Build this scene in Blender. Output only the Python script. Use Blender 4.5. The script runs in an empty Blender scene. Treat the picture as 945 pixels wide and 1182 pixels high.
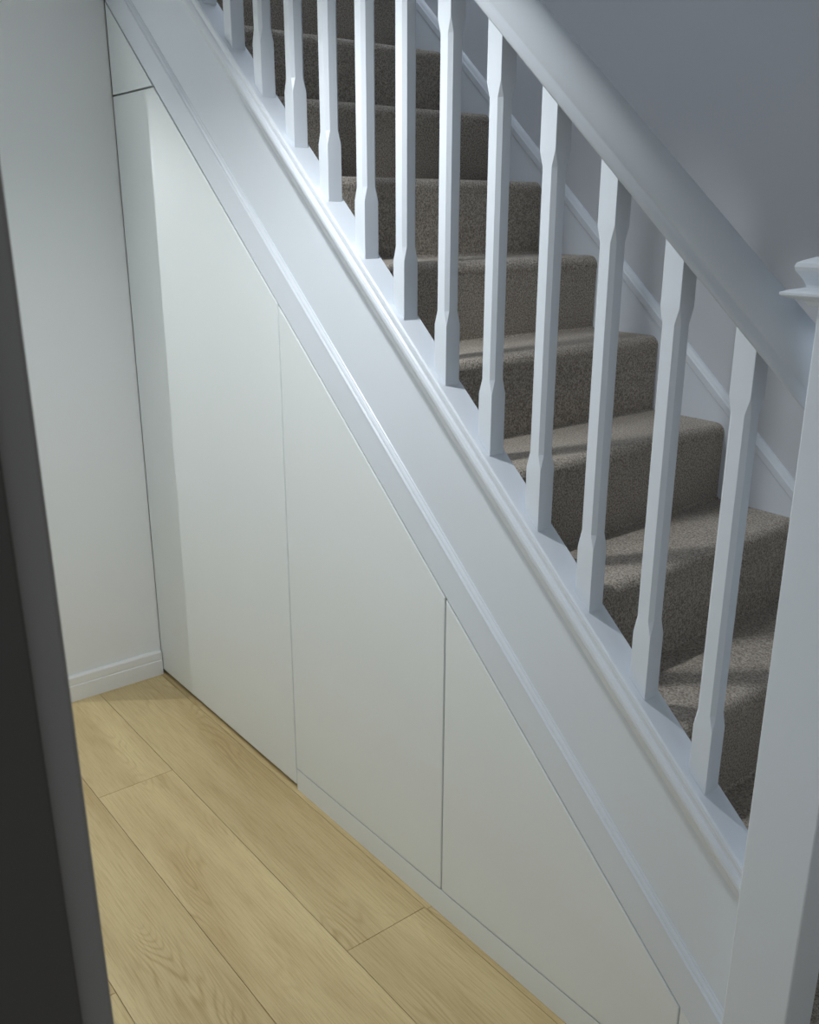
import bpy, bmesh, math, random
from mathutils import Vector, Matrix
random.seed(7)
C = bpy.context.scene
COL = C.collection

# ------------------------------------------------------------------ camera
M = 0.8743                       # pitch of the stairs (rise / going)
cam = bpy.data.cameras.new('camera')
cam_o = bpy.data.objects.new('camera', cam); COL.objects.link(cam_o)
CAM = Vector((2.1204, -1.2488, 1.6742))
yaw, pitch, roll = 0.8998, 0.3116, 0.0024
fwd = Vector((-math.sin(yaw)*math.cos(pitch), math.cos(yaw)*math.cos(pitch), -math.sin(pitch)))
rgt = Vector((math.cos(yaw), math.sin(yaw), 0))
up = rgt.cross(fwd)
r2 = math.cos(roll)*rgt + math.sin(roll)*up
u2 = -math.sin(roll)*rgt + math.cos(roll)*up
cam_o.matrix_world = Matrix(((r2.x, u2.x, -fwd.x, CAM.x), (r2.y, u2.y, -fwd.y, CAM.y), (r2.z, u2.z, -fwd.z, CAM.z), (0, 0, 0, 1)))
cam.sensor_fit = 'VERTICAL'; cam.sensor_height = 24.0
cam.lens = 1072.76/1182*24.0
cam.clip_start = 0.02
cam.dof.use_dof = True; cam.dof.focus_distance = 2.0; cam.dof.aperture_fstop = 10.0
C.camera = cam_o

# ------------------------------------------------------------------ world, lamps, exposure
w = bpy.data.worlds.new('world'); C.world = w; w.use_nodes = True
w.node_tree.nodes['Background'].inputs[0].default_value = (0.80, 0.88, 1.0, 1)
w.node_tree.nodes['Background'].inputs[1].default_value = 0.35
def lamp(name, loc, power, radius, color, cone, blend):
    # recessed ceiling downlight: a wide cone cut off by the rim of its housing
    l = bpy.data.lights.new(name, 'SPOT'); l.energy = power; l.shadow_soft_size = radius; l.color = color
    l.spot_size = math.radians(cone); l.spot_blend = blend
    o = bpy.data.objects.new(name, l); COL.objects.link(o); o.location = loc
    return o
lamp('hall_ceiling_lamp', (0.555, -0.555, 2.38), 40.0, 0.03, (0.955, 0.985, 1.0), 148, 0.88)
lamp('far_hall_lamp', (-1.364, -0.95, 2.38), 33.0, 0.007, (0.97, 0.99, 0.97), 150, 0.3)
la = bpy.data.lights.new('stairwell_fill', 'AREA'); la.shape = 'RECTANGLE'; la.size = 1.2; la.size_y = 0.3; la.energy = 18; la.color = (0.85, 0.92, 1.0)  # added fill with no fixture, brightens the stairwell and back wall
lo = bpy.data.objects.new('stairwell_fill', la); COL.objects.link(lo); lo.location = (-0.9, 0.22, 4.9)
ld = bpy.data.lights.new('hall_end_fill', 'AREA'); ld.shape = 'RECTANGLE'; ld.size = 0.8; ld.size_y = 1.5; ld.energy = 3.0; ld.color = (0.85, 0.92, 1.0)  # added soft fill from the right
do = bpy.data.objects.new('hall_end_fill', ld); COL.objects.link(do); do.location = (3.55, -0.55, 1.35); do.rotation_euler = (math.radians(90), 0, math.radians(90))
C.view_settings.view_transform = 'Standard'
C.view_settings.look = 'None'
C.view_settings.gamma = 1.0
C.view_settings.use_curve_mapping = False
C.view_settings.exposure = 0.13

# ------------------------------------------------------------------ helpers
def tag(o, label=None, cat=None, group=None, kind=None):
    if label: o['label'] = label
    if cat: o['category'] = cat
    if group: o['group'] = group
    if kind: o['kind'] = kind
    return o
def empty(name, loc=(0, 0, 0)):
    o = bpy.data.objects.new(name, None); COL.objects.link(o); o.location = loc
    o.empty_display_size = 0.05
    return o
def link(name, bm, mat, parent=None, smooth=False, bevel=0.0, seg=2):
    bmesh.ops.recalc_face_normals(bm, faces=bm.faces)
    me = bpy.data.meshes.new(name); bm.to_mesh(me); bm.free()
    if smooth:
        for p in me.polygons: p.use_smooth = True
    o = bpy.data.objects.new(name, me); COL.objects.link(o)
    me.materials.append(mat)
    if parent:
        o.parent = parent
        o.matrix_parent_inverse = Matrix.Translation(-parent.location)
    if bevel:
        b = o.modifiers.new('bevel', 'BEVEL'); b.width = bevel; b.segments = seg; b.limit_method = 'ANGLE'; b.angle_limit = math.radians(25)
    return o
def box(bm, x0, x1, y0, y1, z0, z1):
    v = [bm.verts.new(p) for p in ((x0,y0,z0),(x1,y0,z0),(x1,y1,z0),(x0,y1,z0),(x0,y0,z1),(x1,y0,z1),(x1,y1,z1),(x0,y1,z1))]
    for f in ((0,3,2,1),(4,5,6,7),(0,1,5,4),(1,2,6,5),(2,3,7,6),(3,0,4,7)): bm.faces.new([v[i] for i in f])
def prism(bm, pts0, pts1):
    """joins two matching closed outlines of 3-D points"""
    a = [bm.verts.new(p) for p in pts0]; b = [bm.verts.new(p) for p in pts1]
    n = len(a)
    for i in range(n): bm.faces.new((a[i], a[(i+1)%n], b[(i+1)%n], b[i]))
    bm.faces.new(a[::-1]); bm.faces.new(b)
def raked(bm, prof, x0, x1):
    """profile of (y, c) swept down the pitch; c is the height it would have at x = 0"""
    prism(bm, [(x0, y, c-M*x0) for y, c in prof], [(x1, y, c-M*x1) for y, c in prof])
def plate(bm, outline, y0, y1):
    """outline of (x, z) given a thickness in y"""
    prism(bm, [(x, y0, z) for x, z in outline], [(x, y1, z) for x, z in outline])
def arc(cx, cy, rx, ry, a0, a1, n):
    return [(cx+rx*math.cos(math.radians(a0+(a1-a0)*i/n)), cy+ry*math.sin(math.radians(a0+(a1-a0)*i/n))) for i in range(n+1)]

# ------------------------------------------------------------------ materials
def mat(name, col, rough=0.5, spec=0.5):
    m = bpy.data.materials.new(name); m.use_nodes = True
    b = m.node_tree.nodes['Principled BSDF']
    b.inputs['Base Color'].default_value = (*col, 1); b.inputs['Roughness'].default_value = rough
    b.inputs['Specular IOR Level'].default_value = spec
    return m
class NT:
    def __init__(s, m): s.t = m.node_tree; s.b = s.t.nodes['Principled BSDF']
    def n(s, k, **kw):
        x = s.t.nodes.new(k)
        for a, v in kw.items(): setattr(x, a, v)
        return x
    def l(s, a, b): s.t.links.new(a, b)
    def math(s, op, a, b=None):
        x = s.n('ShaderNodeMath', operation=op)
        for i, v in enumerate((a, b)):
            if v is None: continue
            if isinstance(v, (int, float)): x.inputs[i].default_value = v
            else: s.l(v, x.inputs[i])
        return x.outputs[0]
def painted(name, col, rough, spec, scale, strength, var=0.02):
    """paint with faint roller or brush texture"""
    m = mat(name, col, rough, spec); t = NT(m)
    tc = t.n('ShaderNodeTexCoord')
    ns = t.n('ShaderNodeTexNoise'); ns.inputs['Scale'].default_value = scale; ns.inputs['Detail'].default_value = 3
    t.l(tc.outputs['Object'], ns.inputs['Vector'])
    bp = t.n('ShaderNodeBump'); bp.inputs['Strength'].default_value = strength; bp.inputs['Distance'].default_value = 0.001
    t.l(ns.outputs['Fac'], bp.inputs['Height']); t.l(bp.outputs[0], t.b.inputs['Normal'])
    n2 = t.n('ShaderNodeTexNoise'); n2.inputs['Scale'].default_value = 3.0
    t.l(tc.outputs['Object'], n2.inputs['Vector'])
    mx = t.n('ShaderNodeMix', data_type='RGBA')
    mx.inputs[6].default_value = (*[c*(1-var) for c in col], 1); mx.inputs[7].default_value = (*[min(1, c*(1+var)) for c in col], 1)
    t.l(n2.outputs['Fac'], mx.inputs[0]); t.l(mx.outputs[2], t.b.inputs['Base Color'])
    return m
WOODW = painted('white_woodwork_paint', (0.745, 0.80, 0.87), 0.32, 0.5, 60, 0.10)
CUPB = painted('satin_cupboard_paint', (0.835, 0.88, 0.895), 0.45, 0.45, 120, 0.05)
WALL = painted('white_wall_emulsion', (0.85, 0.88, 0.895), 0.85, 0.2, 180, 0.15)
WALLB = painted('pale_grey_wall_emulsion', (0.66, 0.69, 0.74), 0.9, 0.15, 180, 0.15)
CEIL = painted('ceiling_emulsion', (0.88, 0.88, 0.88), 0.9, 0.1, 150, 0.1)
LINING = painted('shade_toned_lining_paint', (0.078, 0.073, 0.066), 0.6, 0.2, 80, 0.1)  # shade of the unlit doorway put into the lining colour
FRAME = painted('shade_toned_frame_paint', (0.235, 0.225, 0.213), 0.6, 0.3, 80, 0.1)  # architrave: same shade in the colour, lighter where it faces the hall
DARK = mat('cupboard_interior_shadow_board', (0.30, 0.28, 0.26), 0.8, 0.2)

def laminate():
    m = mat('oak_laminate', (0.55, 0.42, 0.26), 0.42, 0.35); t = NT(m)
    tc = t.n('ShaderNodeTexCoord'); geo = t.n('ShaderNodeNewGeometry')
    rnd = geo.outputs['Random Per Island']
    off = t.n('ShaderNodeCombineXYZ')
    t.l(t.math('MULTIPLY', rnd, 37.0), off.inputs[0]); t.l(t.math('MULTIPLY', rnd, 11.3), off.inputs[1]); t.l(t.math('MULTIPLY', rnd, 5.0), off.inputs[2])
    ad = t.n('ShaderNodeVectorMath', operation='ADD'); t.l(tc.outputs['Object'], ad.inputs[0]); t.l(off.outputs[0], ad.inputs[1])
    def stretch(sx, sy):
        v = t.n('ShaderNodeVectorMath', operation='MULTIPLY'); v.inputs[1].default_value = (sx, sy, 1); t.l(ad.outputs[0], v.inputs[0]); return v.outputs[0]
    # cathedral figure: contour lines of a slow, stretched field
    f = t.n('ShaderNodeTexNoise'); f.inputs['Scale'].default_value = 1.0; f.inputs['Detail'].default_value = 1.6; f.inputs['Roughness'].default_value = 0.35
    t.l(stretch(1.7, 8.5), f.inputs['Vector'])
    w1 = t.math('SINE', t.math('MULTIPLY', f.outputs['Fac'], 170.0))
    w1 = t.math('ADD', t.math('MULTIPLY', w1, 0.5), 0.5)
    w1 = t.math('POWER', w1, 3.0)
    # where the figure shows
    msk = t.n('ShaderNodeTexNoise'); msk.inputs['Scale'].default_value = 1.0; msk.inputs['Detail'].default_value = 1.0
    t.l(stretch(2.0, 7.0), msk.inputs['Vector'])
    mr = t.n('ShaderNodeMapRange'); mr.inputs[1].default_value = 0.50; mr.inputs[2].default_value = 0.68; t.l(msk.outputs['Fac'], mr.inputs[0])
    fig = t.math('MULTIPLY', w1, mr.outputs[0])
    # fine straight fibre
    fb = t.n('ShaderNodeTexNoise'); fb.inputs['Scale'].default_value = 1.0; fb.inputs['Detail'].default_value = 5; fb.inputs['Roughness'].default_value = 0.65
    t.l(stretch(10, 330), fb.inputs['Vector'])
    # broad tone
    br = t.n('ShaderNodeTexNoise'); br.inputs['Scale'].default_value = 1.0; br.inputs['Detail'].default_value = 2
    t.l(stretch(1.3, 9.0), br.inputs['Vector'])
    ramp = t.n('ShaderNodeValToRGB')
    ramp.color_ramp.elements[0].position = 0.25; ramp.color_ramp.elements[0].color = (0.535, 0.405, 0.205, 1)
    ramp.color_ramp.elements[1].position = 0.75; ramp.color_ramp.elements[1].color = (0.71, 0.585, 0.325, 1)
    t.l(br.outputs['Fac'], ramp.inputs[0])
    mx1 = t.n('ShaderNodeMix', data_type='RGBA', blend_type='MULTIPLY'); mx1.inputs[7].default_value = (0.70, 0.62, 0.52, 1)
    t.l(t.math('MULTIPLY', fig, 0.60), mx1.inputs[0]); t.l(ramp.outputs[0], mx1.inputs[6])
    mx2 = t.n('ShaderNodeMix', data_type='RGBA', blend_type='MULTIPLY'); mx2.inputs[7].default_value = (0.70, 0.62, 0.53, 1)
    mr2 = t.n('ShaderNodeMapRange'); mr2.inputs[1].default_value = 0.45; mr2.inputs[2].default_value = 0.75; t.l(fb.outputs['Fac'], mr2.inputs[0])
    t.l(t.math('MULTIPLY', mr2.outputs[0], 0.8), mx2.inputs[0]); t.l(mx1.outputs[2], mx2.inputs[6])
    # each board a little lighter or darker
    hs = t.n('ShaderNodeHueSaturation'); t.l(t.math('ADD', t.math('MULTIPLY', rnd, 0.14), 0.93), hs.inputs['Value']); t.l(mx2.outputs[2], hs.inputs['Color'])
    t.l(hs.outputs[0], t.b.inputs['Base Color'])
    bp = t.n('ShaderNodeBump'); bp.inputs['Strength'].default_value = 0.12; bp.inputs['Distance'].default_value = 0.001
    t.l(fb.outputs['Fac'], bp.inputs['Height']); t.l(bp.outputs[0], t.b.inputs['Normal'])
    return m
OAK = laminate()
JOINT = mat('dark_floor_joint', (0.20, 0.13, 0.07), 0.8, 0.2)
def carpet():
    m = mat('beige_grey_pile_carpet', (0.30, 0.27, 0.24), 1.0, 0.05); t = NT(m)
    t.b.inputs['Sheen Weight'].default_value = 0.15; t.b.inputs['Sheen Roughness'].default_value = 0.5
    tc = t.n('ShaderNodeTexCoord')
    n1 = t.n('ShaderNodeTexNoise'); n1.inputs['Scale'].default_value = 260; n1.inputs['Detail'].default_value = 2; n1.inputs['Roughness'].default_value = 0.6
    n2 = t.n('ShaderNodeTexNoise'); n2.inputs['Scale'].default_value = 14; n2.inputs['Detail'].default_value = 3
    for n in (n1, n2): t.l(tc.outputs['Object'], n.inputs['Vector'])
    rp = t.n('ShaderNodeValToRGB')
    rp.color_ramp.elements[0].position = 0.33; rp.color_ramp.elements[0].color = (0.215, 0.182, 0.150, 1)
    rp.color_ramp.elements[1].position = 0.68; rp.color_ramp.elements[1].color = (0.68, 0.62, 0.545, 1)
    t.l(n1.outputs['Fac'], rp.inputs[0])
    mx = t.n('ShaderNodeMix', data_type='RGBA', blend_type='MULTIPLY'); mx.inputs[7].default_value = (0.82, 0.80, 0.78, 1)
    t.l(n2.outputs['Fac'], mx.inputs[0]); t.l(rp.outputs[0], mx.inputs[6]); t.l(mx.outputs[2], t.b.inputs['Base Color'])
    bp = t.n('ShaderNodeBump'); bp.inputs['Strength'].default_value = 0.9; bp.inputs['Distance'].default_value = 0.004
    t.l(n1.outputs['Fac'], bp.inputs['Height']); t.l(bp.outputs[0], t.b.inputs['Normal'])
    return m
CARPET = carpet()

# ------------------------------------------------------------------ the setting
XC = -0.967                     # face of the left wall
YB = 0.816                      # face of the wall behind the stairs
YN = -1.1305                     # face of the near wall, on the hall side
def struct(name, bm, m, label, cat='wall', bevel=0):
    o = link(name, bm, m, None, bevel=bevel); return tag(o, label, cat, kind='structure')
# floor: boards run along x; a groove shows between them
bm = bmesh.new()
G = 0.0008
PW = 0.2395
rows = []
y = -0.0135
joints = {0: [-0.62-0.0, 0.631], 1: [-0.331, 0.95], 2: [0.33, 1.60], 3: [-0.7, 0.6]}
ys = [(0.86, -0.0135)] 
for i in range(4): ys.append((-0.0135-PW*i, -0.0135-PW*(i+1)))
XL, XR = -2.6, 3.6
def board(x0, x1, ya, yb):
    a = bmesh.new()
    box(bm, x0+G, x1-G, yb+G, ya-G, -0.012, 0.0)
    a.free()
def row(ya, yb, js):
    xs = [XL] + sorted(js) + [XR]
    for a, b in zip(xs[:-1], xs[1:]): board(a, b, ya, yb)
k = 0
yy = -0.0135
while yy < 0.84:
    row(yy+PW, yy, [-1.9+0.37*k % 1.2 - 0.2, -0.64+0.37*k % 1.2, 0.64+0.37*k % 1.2, 1.9+0.37*k % 1.2]); yy += PW; k += 1
J = {0: [-1.92, -0.644, 0.631, 1.906], 1: [-1.606, -0.331, 0.944, 2.219], 2: [-1.50, -0.30, 0.11, 1.385, 2.66], 3: [-0.9, 0.4, 1.6], 4: [-0.5, 0.77, 2.0]}
J[2] = [-1.825, -0.55, 0.725, 2.0]; J[3] = [-0.865, 0.41, 1.685]; J[0] = [-2.2, -0.94, 0.631, 1.906]
for i in range(11):
    ya = -0.0135-PW*i
    row(ya, ya-PW, J.get(i, [-1.3+0.41*(i % 3), 0.2+0.41*(i % 3), 1.6+0.41*(i % 3)]))
fl = struct('floor', bm, OAK, 'pale oak laminate floor of wide boards running along the cupboard', 'floor')
bm = bmesh.new(); box(bm, XL, XR, -2.7, 0.86, -0.06, -0.0025)
tag(link('floor_underlay', bm, JOINT, fl))

bm = bmesh.new(); box(bm, XC-0.10, XC, -0.375, 0.0, 0, 2.42); box(bm, XL, XC-0.10, 0.0, 0.1, 0, 2.42)
struct('wall_left', bm, WALL, 'plain white wall meeting the tall cupboard door at the left corner')
# skirting on the left wall: flat board, step, thin top bead
bm = bmesh.new()
pr = [(0, 0), (0.016, 0), (0.016, 0.058), (0.0125, 0.0605), (0.0125, 0.0640), (0.0145, 0.0655), (0.0145, 0.090), (0.0115, 0.0945), (0.006, 0.0965), (0, 0.0968)]
prism(bm, [(XC+d, -0.375, z) for d, z in pr], [(XC+d, -0.004, z) for d, z in pr])
struct('baseboard_left', bm, painted('white_skirting_paint', (0.86, 0.875, 0.885), 0.4, 0.4, 60, 0.05), 'white grooved skirting board along the foot of the left wall', 'skirting board')
bm = bmesh.new(); box(bm, XL, XR, YB, YB+0.1, 0, 5.0)
struct('wall_back', bm, WALLB, 'grey wall rising behind the stairs')
bm = bmesh.new()
box(bm, XL, XR, YN-0.1, -0.075, 2.40, 2.62); box(bm, XL, XC-0.0, -0.075, 0.1, 2.42, 2.62)
box(bm, 1.95, XR, -0.075, YB, 2.40, 2.62)
struct('ceiling', bm, CEIL, 'white ceiling over the hall', 'ceiling')
bm = bmesh.new(); box(bm, XL, XR, -0.175, -0.075, 2.62, 5.0)
struct('wall_upper', bm, WALL, 'white upper wall on the hall side of the stairwell')
bm = bmesh.new(); box(bm, XL, XR, -0.175, YB+0.1, 5.0, 5.1)
struct('ceiling_upper', bm, CEIL, 'white ceiling high over the stairwell', 'ceiling')
bm = bmesh.new(); box(bm, XR, XR+0.1, YN-0.1, YB+0.1, 0, 5.0)
struct('wall_right', bm, WALL, 'white wall at the foot end of the hall')
bm = bmesh.new(); box(bm, XL-0.1, XL, YN-0.1, YB+0.1, 0, 5.0)
struct('wall_far', bm, WALL, 'white wall at the far end of the hall')
DX0, DX1 = 1.656, 2.50           # doorway the photographer stands in
bm = bmesh.new()
box(bm, XL, DX0-0.025, YN-0.1, YN, 0, 2.40); box(bm, DX1+0.025, XR, YN-0.1, YN, 0, 2.40); box(bm, DX0-0.025, DX1+0.025, YN-0.1, YN, 2.06, 2.40)
struct('wall_near', bm, WALL, 'wall with the doorway the hall is seen through')
d = empty('door_1', (DX0, YN, 0)); tag(d, 'door frame with shade in its colour, out of focus at the left edge', 'door frame', kind='structure')
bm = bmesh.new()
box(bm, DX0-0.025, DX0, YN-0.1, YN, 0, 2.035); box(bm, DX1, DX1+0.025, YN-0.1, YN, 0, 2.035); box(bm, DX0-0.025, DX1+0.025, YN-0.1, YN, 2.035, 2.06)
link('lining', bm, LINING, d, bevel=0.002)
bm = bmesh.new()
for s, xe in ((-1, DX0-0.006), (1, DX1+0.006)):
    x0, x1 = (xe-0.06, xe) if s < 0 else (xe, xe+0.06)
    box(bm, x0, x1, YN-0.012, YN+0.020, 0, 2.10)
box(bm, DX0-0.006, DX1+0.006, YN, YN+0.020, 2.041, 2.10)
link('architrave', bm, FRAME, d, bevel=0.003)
d.rotation_euler = (0.008, 0, 0); d.location.y += 0.0108      # the frame stands a touch out of plumb

# ------------------------------------------------------------------ understairs cupboard
cup = empty('understairs_cupboard', (0.2, 0.0, 0)); tag(cup, 'white fitted cupboard with three flush handleless doors built under the stairs', 'cupboard')
C0 = 1.4549                     # door heads follow this pitch line
g = 0.0022
T = 0.018
def head(x, dc=0.0): return C0-dc-M*x
XE = 1.364                      # right end of the small door
# tall door
bm = bmesh.new()
ZT = 2.022
xt = (C0-0.007-ZT)/M
plate(bm, [(XC+0.003, 0.017), (-g, 0.017), (-g, head(-g, 0.007)), (xt, ZT-0.002), (XC+0.003, ZT-0.002)], 0.0, T)
tag(link('door', bm, CUPB, cup, bevel=0.0026), 'tall door reaching down to the floor')
bm = bmesh.new()
zp = 0.0727
plate(bm, [(g, zp+0.003), (0.676-g, zp+0.003), (0.676-g, head(0.676-g, 0.007)), (g, head(g, 0.007))], 0.0, T)
tag(link('door', bm, CUPB, cup, bevel=0.0026), 'middle door above the plinth')
bm = bmesh.new()
plate(bm, [(0.676+g, zp+0.003), (XE-0.003, zp+0.003), (XE-0.003, head(XE-0.003, 0.007)), (0.676+g, head(0.676+g, 0.007))], 0.0, T)
tag(link('door', bm, CUPB, cup, bevel=0.0026), 'smallest, triangular door')
bm = bmesh.new()
plate(bm, [(XC+0.006, ZT+0.003), (xt-0.006, ZT+0.003), (XC+0.006, head(XC+0.006, 0.007))], 0.0, T)
tag(link('top_panel', bm, CUPB, cup, bevel=0.001), 'small triangular panel above the tall door')
bm = bmesh.new(); plate(bm, [(0.001, 0.0005), (1.479, 0.0005), (1.479, zp-0.002), (0.001, zp-0.002)], 0.001, T)
link('plinth', bm, CUPB, cup, bevel=0.0006)
bm = bmesh.new(); plate(bm, [(XE, zp+0.001), (1.479, zp+0.001), (1.479, head(1.479, 0.0005)), (XE, head(XE, 0.0005))], 0.0, T)
link('end_filler', bm, CUPB, cup, bevel=0.001)
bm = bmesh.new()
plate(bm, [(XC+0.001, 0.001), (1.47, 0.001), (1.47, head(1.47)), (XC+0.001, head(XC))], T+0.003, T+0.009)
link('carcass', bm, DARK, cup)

# ------------------------------------------------------------------ staircase
st = empty('staircase', (1.0, 0.4, 0)); tag(st, 'straight staircase of beige carpeted steps climbing between white painted strings', 'staircase')
XN = 1.481                      # left face of the newel post
XT = -0.96                      # top of the flight
bm = bmesh.new()
raked(bm, [(0.010, 1.50), (0.0204, 1.50), (0.0204, 1.915), (0.010, 1.915)], XT, XN)
sg = link('outer_string', bm, WOODW, st)
# bead that runs along the string
bm = bmesh.new()
prof = [(0.0098, 1.4555), (0.0, 1.4555), (0.0, 1.5515), (-0.0018, 1.5535), (-0.0022, 1.5560), (-0.0012, 1.5590), (0.0010, 1.5615), (0.0022, 1.5622), (0.0020, 1.5650), (0.0032, 1.5690), (0.0055, 1.5725), (0.0068, 1.5735), (0.0074, 1.5770), (0.0098, 1.5795)]
raked(bm, prof, XT, XN)
link('bead_moulding', bm, WOODW, sg)
# far string against the wall, with a moulded top
bm = bmesh.new()
YW = 0.806
prof = [(YB-0.0002, 1.52), (YW, 1.52), (YW, 1.903), (YW-0.003, 1.907), (YW-0.003, 1.926), (YW-0.0005, 1.931), (YW+0.001, 1.936), (YW+0.004, 1.942), (YW+0.007, 1.946), (YB-0.0002, 1.947)]
raked(bm, prof, XT, 2.25)
link('wall_string', bm, WOODW, st)
# carpeted steps
GO, RI = 0.2250, 0.1968
X0, Z0 = 0.3515+0.012, 1.5625
Y0S = 0.0206
def step(k):
    xn, zt = X0+GO*k, Z0-RI*k
    xr = xn-0.002; xb = xn-GO-0.002
    zb = max(zt-RI, 0.0)
    r = 0.026
    out = [(xr, zb+0.0005), (xn-0.0018, zb+0.05), (xn-0.0015, zt-0.075), (xn-0.0013, zt-0.043)]
    out += [(xn-r+r*math.cos(math.radians(a)), zt-r+r*math.sin(math.radians(a))) for a in range(-18, 91, 12)]
    out += [(xb+0.007, zt), (xb+0.0006, zt+0.005), (xb+0.0006, zt-0.03), (xr-0.035, zt-0.05), (xr-0.035, zb+0.0005)]
    bm = bmesh.new()
    y0 = Y0S if k < 5 else Y0S
    if k > 5: y0 = 0.032
    prism(bm, [(x, y0, z) for x, z in out], [(x, YW-0.0006, z) for x, z in out])
    o = link('step', bm, CARPET, st)
    return o
for k in range(-6, 8): step(k)
# landing at the head of the flight
bm = bmesh.new(); zl = Z0+RI*6; box(bm, XL+0.002, X0-GO*7-0.0020, 0.0206, YW, zl-0.06, zl)
link('landing', bm, CARPET, st)

# ------------------------------------------------------------------ balustrade
bal = empty('balustrade', (1.0, -0.012, 0.9)); tag(bal, 'white painted balustrade of square chamfered spindles, sloping handrail and square newel post', 'balustrade')
CAPC = 1.9535
bm = bmesh.new()
# base rail: cove under a rounded nose, flat top
prof = [(0.0148, 1.9155), (0.0095, 1.9155), (0.0095, 1.814), (0.006, 1.818), (-0.037, 1.888), (-0.040, 1.893), (-0.0405, 1.899), (-0.046, 1.903), (-0.049, 1.910), (-0.0495, 1.918), (-0.0475, 1.926), (-0.0445, 1.930), (-0.0445, 1.936), (-0.0465, 1.941), (-0.0460, 1.949), (-0.043, CAPC), (0.0135, CAPC), (0.0148, CAPC-0.002)]
raked(bm, prof, XT, XN)
link('base_rail', bm, WOODW, bal)
YCB = -0.012
HW = 0.0182
def baluster(k):
    xc = -0.1155+k*0.13615-HW
    zc = CAPC-M*xc
    ch = 0.0075
    levels = [(0.0005, 0, True), (0.104, 0.0004, False), (0.132, ch, False), (0.630, ch, False), (0.656, 0.0004, False), (0.7478, 0, True)]
    bm = bmesh.new(); rings = []
    for h, c, slope in levels:
        c = max(c, 0.0006)
        pts = [(-HW+c, -HW), (HW-c, -HW), (HW, -HW+c), (HW, HW-c), (HW-c, HW), (-HW+c, HW), (-HW, HW-c), (-HW, -HW+c)]
        ins = 0.0008 if c >= ch else 0
        pts = [(px*(1-ins/HW), py*(1-ins/HW)) for px, py in pts]
        rings.append([bm.verts.new((xc+px, YCB+py, zc+h-(M*px if slope else 0))) for px, py in pts])
    for a, b in zip(rings[:-1], rings[1:]):
        for i in range(8): bm.faces.new((a[i], a[(i+1) % 8], b[(i+1) % 8], b[i]))
    bm.faces.new(rings[0][::-1]); bm.faces.new(rings[-1])
    return link('baluster', bm, WOODW, bal)
for k in range(-3, 12): baluster(k)
# handrail
RB = CAPC+0.7480
hwid = 0.030
half = [(0.0245, RB), (0.0300, RB+0.002), (0.0320, RB+0.006), (0.0326, RB+0.015), (0.0320, RB+0.020)]
half += [(0.0340*math.cos(math.radians(t)), RB+0.049+0.048*math.sin(math.radians(t))) for t in range(-26, 87, 8)]
prof = [(YCB-a, c) for a, c in half] + [(YCB+a, c) for a, c in half[::-1]]
bm = bmesh.new(); raked(bm, prof, XT, XN)
hr = link('handrail', bm, WOODW, bal, smooth=True)
for p in hr.data.polygons:
    if len(p.vertices) > 4: p.use_smooth = False
# newel post
NX0, NX1, NY0, NY1 = XN, 1.587, -0.061, 0.030
nw = None
bm = bmesh.new(); box(bm, NX0, NX1, NY0, NY1, 0.0005, 1.572)
nw = link('newel_post', bm, WOODW, bal, bevel=0.0025)
bm = bmesh.new()
cx, cy, hs = (NX0+NX1)/2, (NY0+NY1)/2, (NX1-NX0)/2
lev = [(0.006, 1.560), (0.010, 1.566), (0.030, 1.5715), (0.033, 1.574), (0.033, 1.577), (0.026, 1.580), (0.010, 1.583), (0.010, 1.586), (0.014, 1.594), (0.021, 1.604), (0.0225, 1.609), (0.021, 1.614), (0.016, 1.617), (0.004, 1.6215), (-0.02, 1.6235)]
rings = [[bm.verts.new((cx+sx*(hs+o), cy+sy*(hs+o), z)) for sx, sy in ((-1, -1), (1, -1), (1, 1), (-1, 1))] for o, z in lev]
for a, b in zip(rings[:-1], rings[1:]):
    for i in range(4): bm.faces.new((a[i], a[(i+1) % 4], b[(i+1) % 4], b[i]))
bm.faces.new(rings[0][::-1]); bm.faces.new(rings[-1])
link('newel_cap', bm, WOODW, nw)
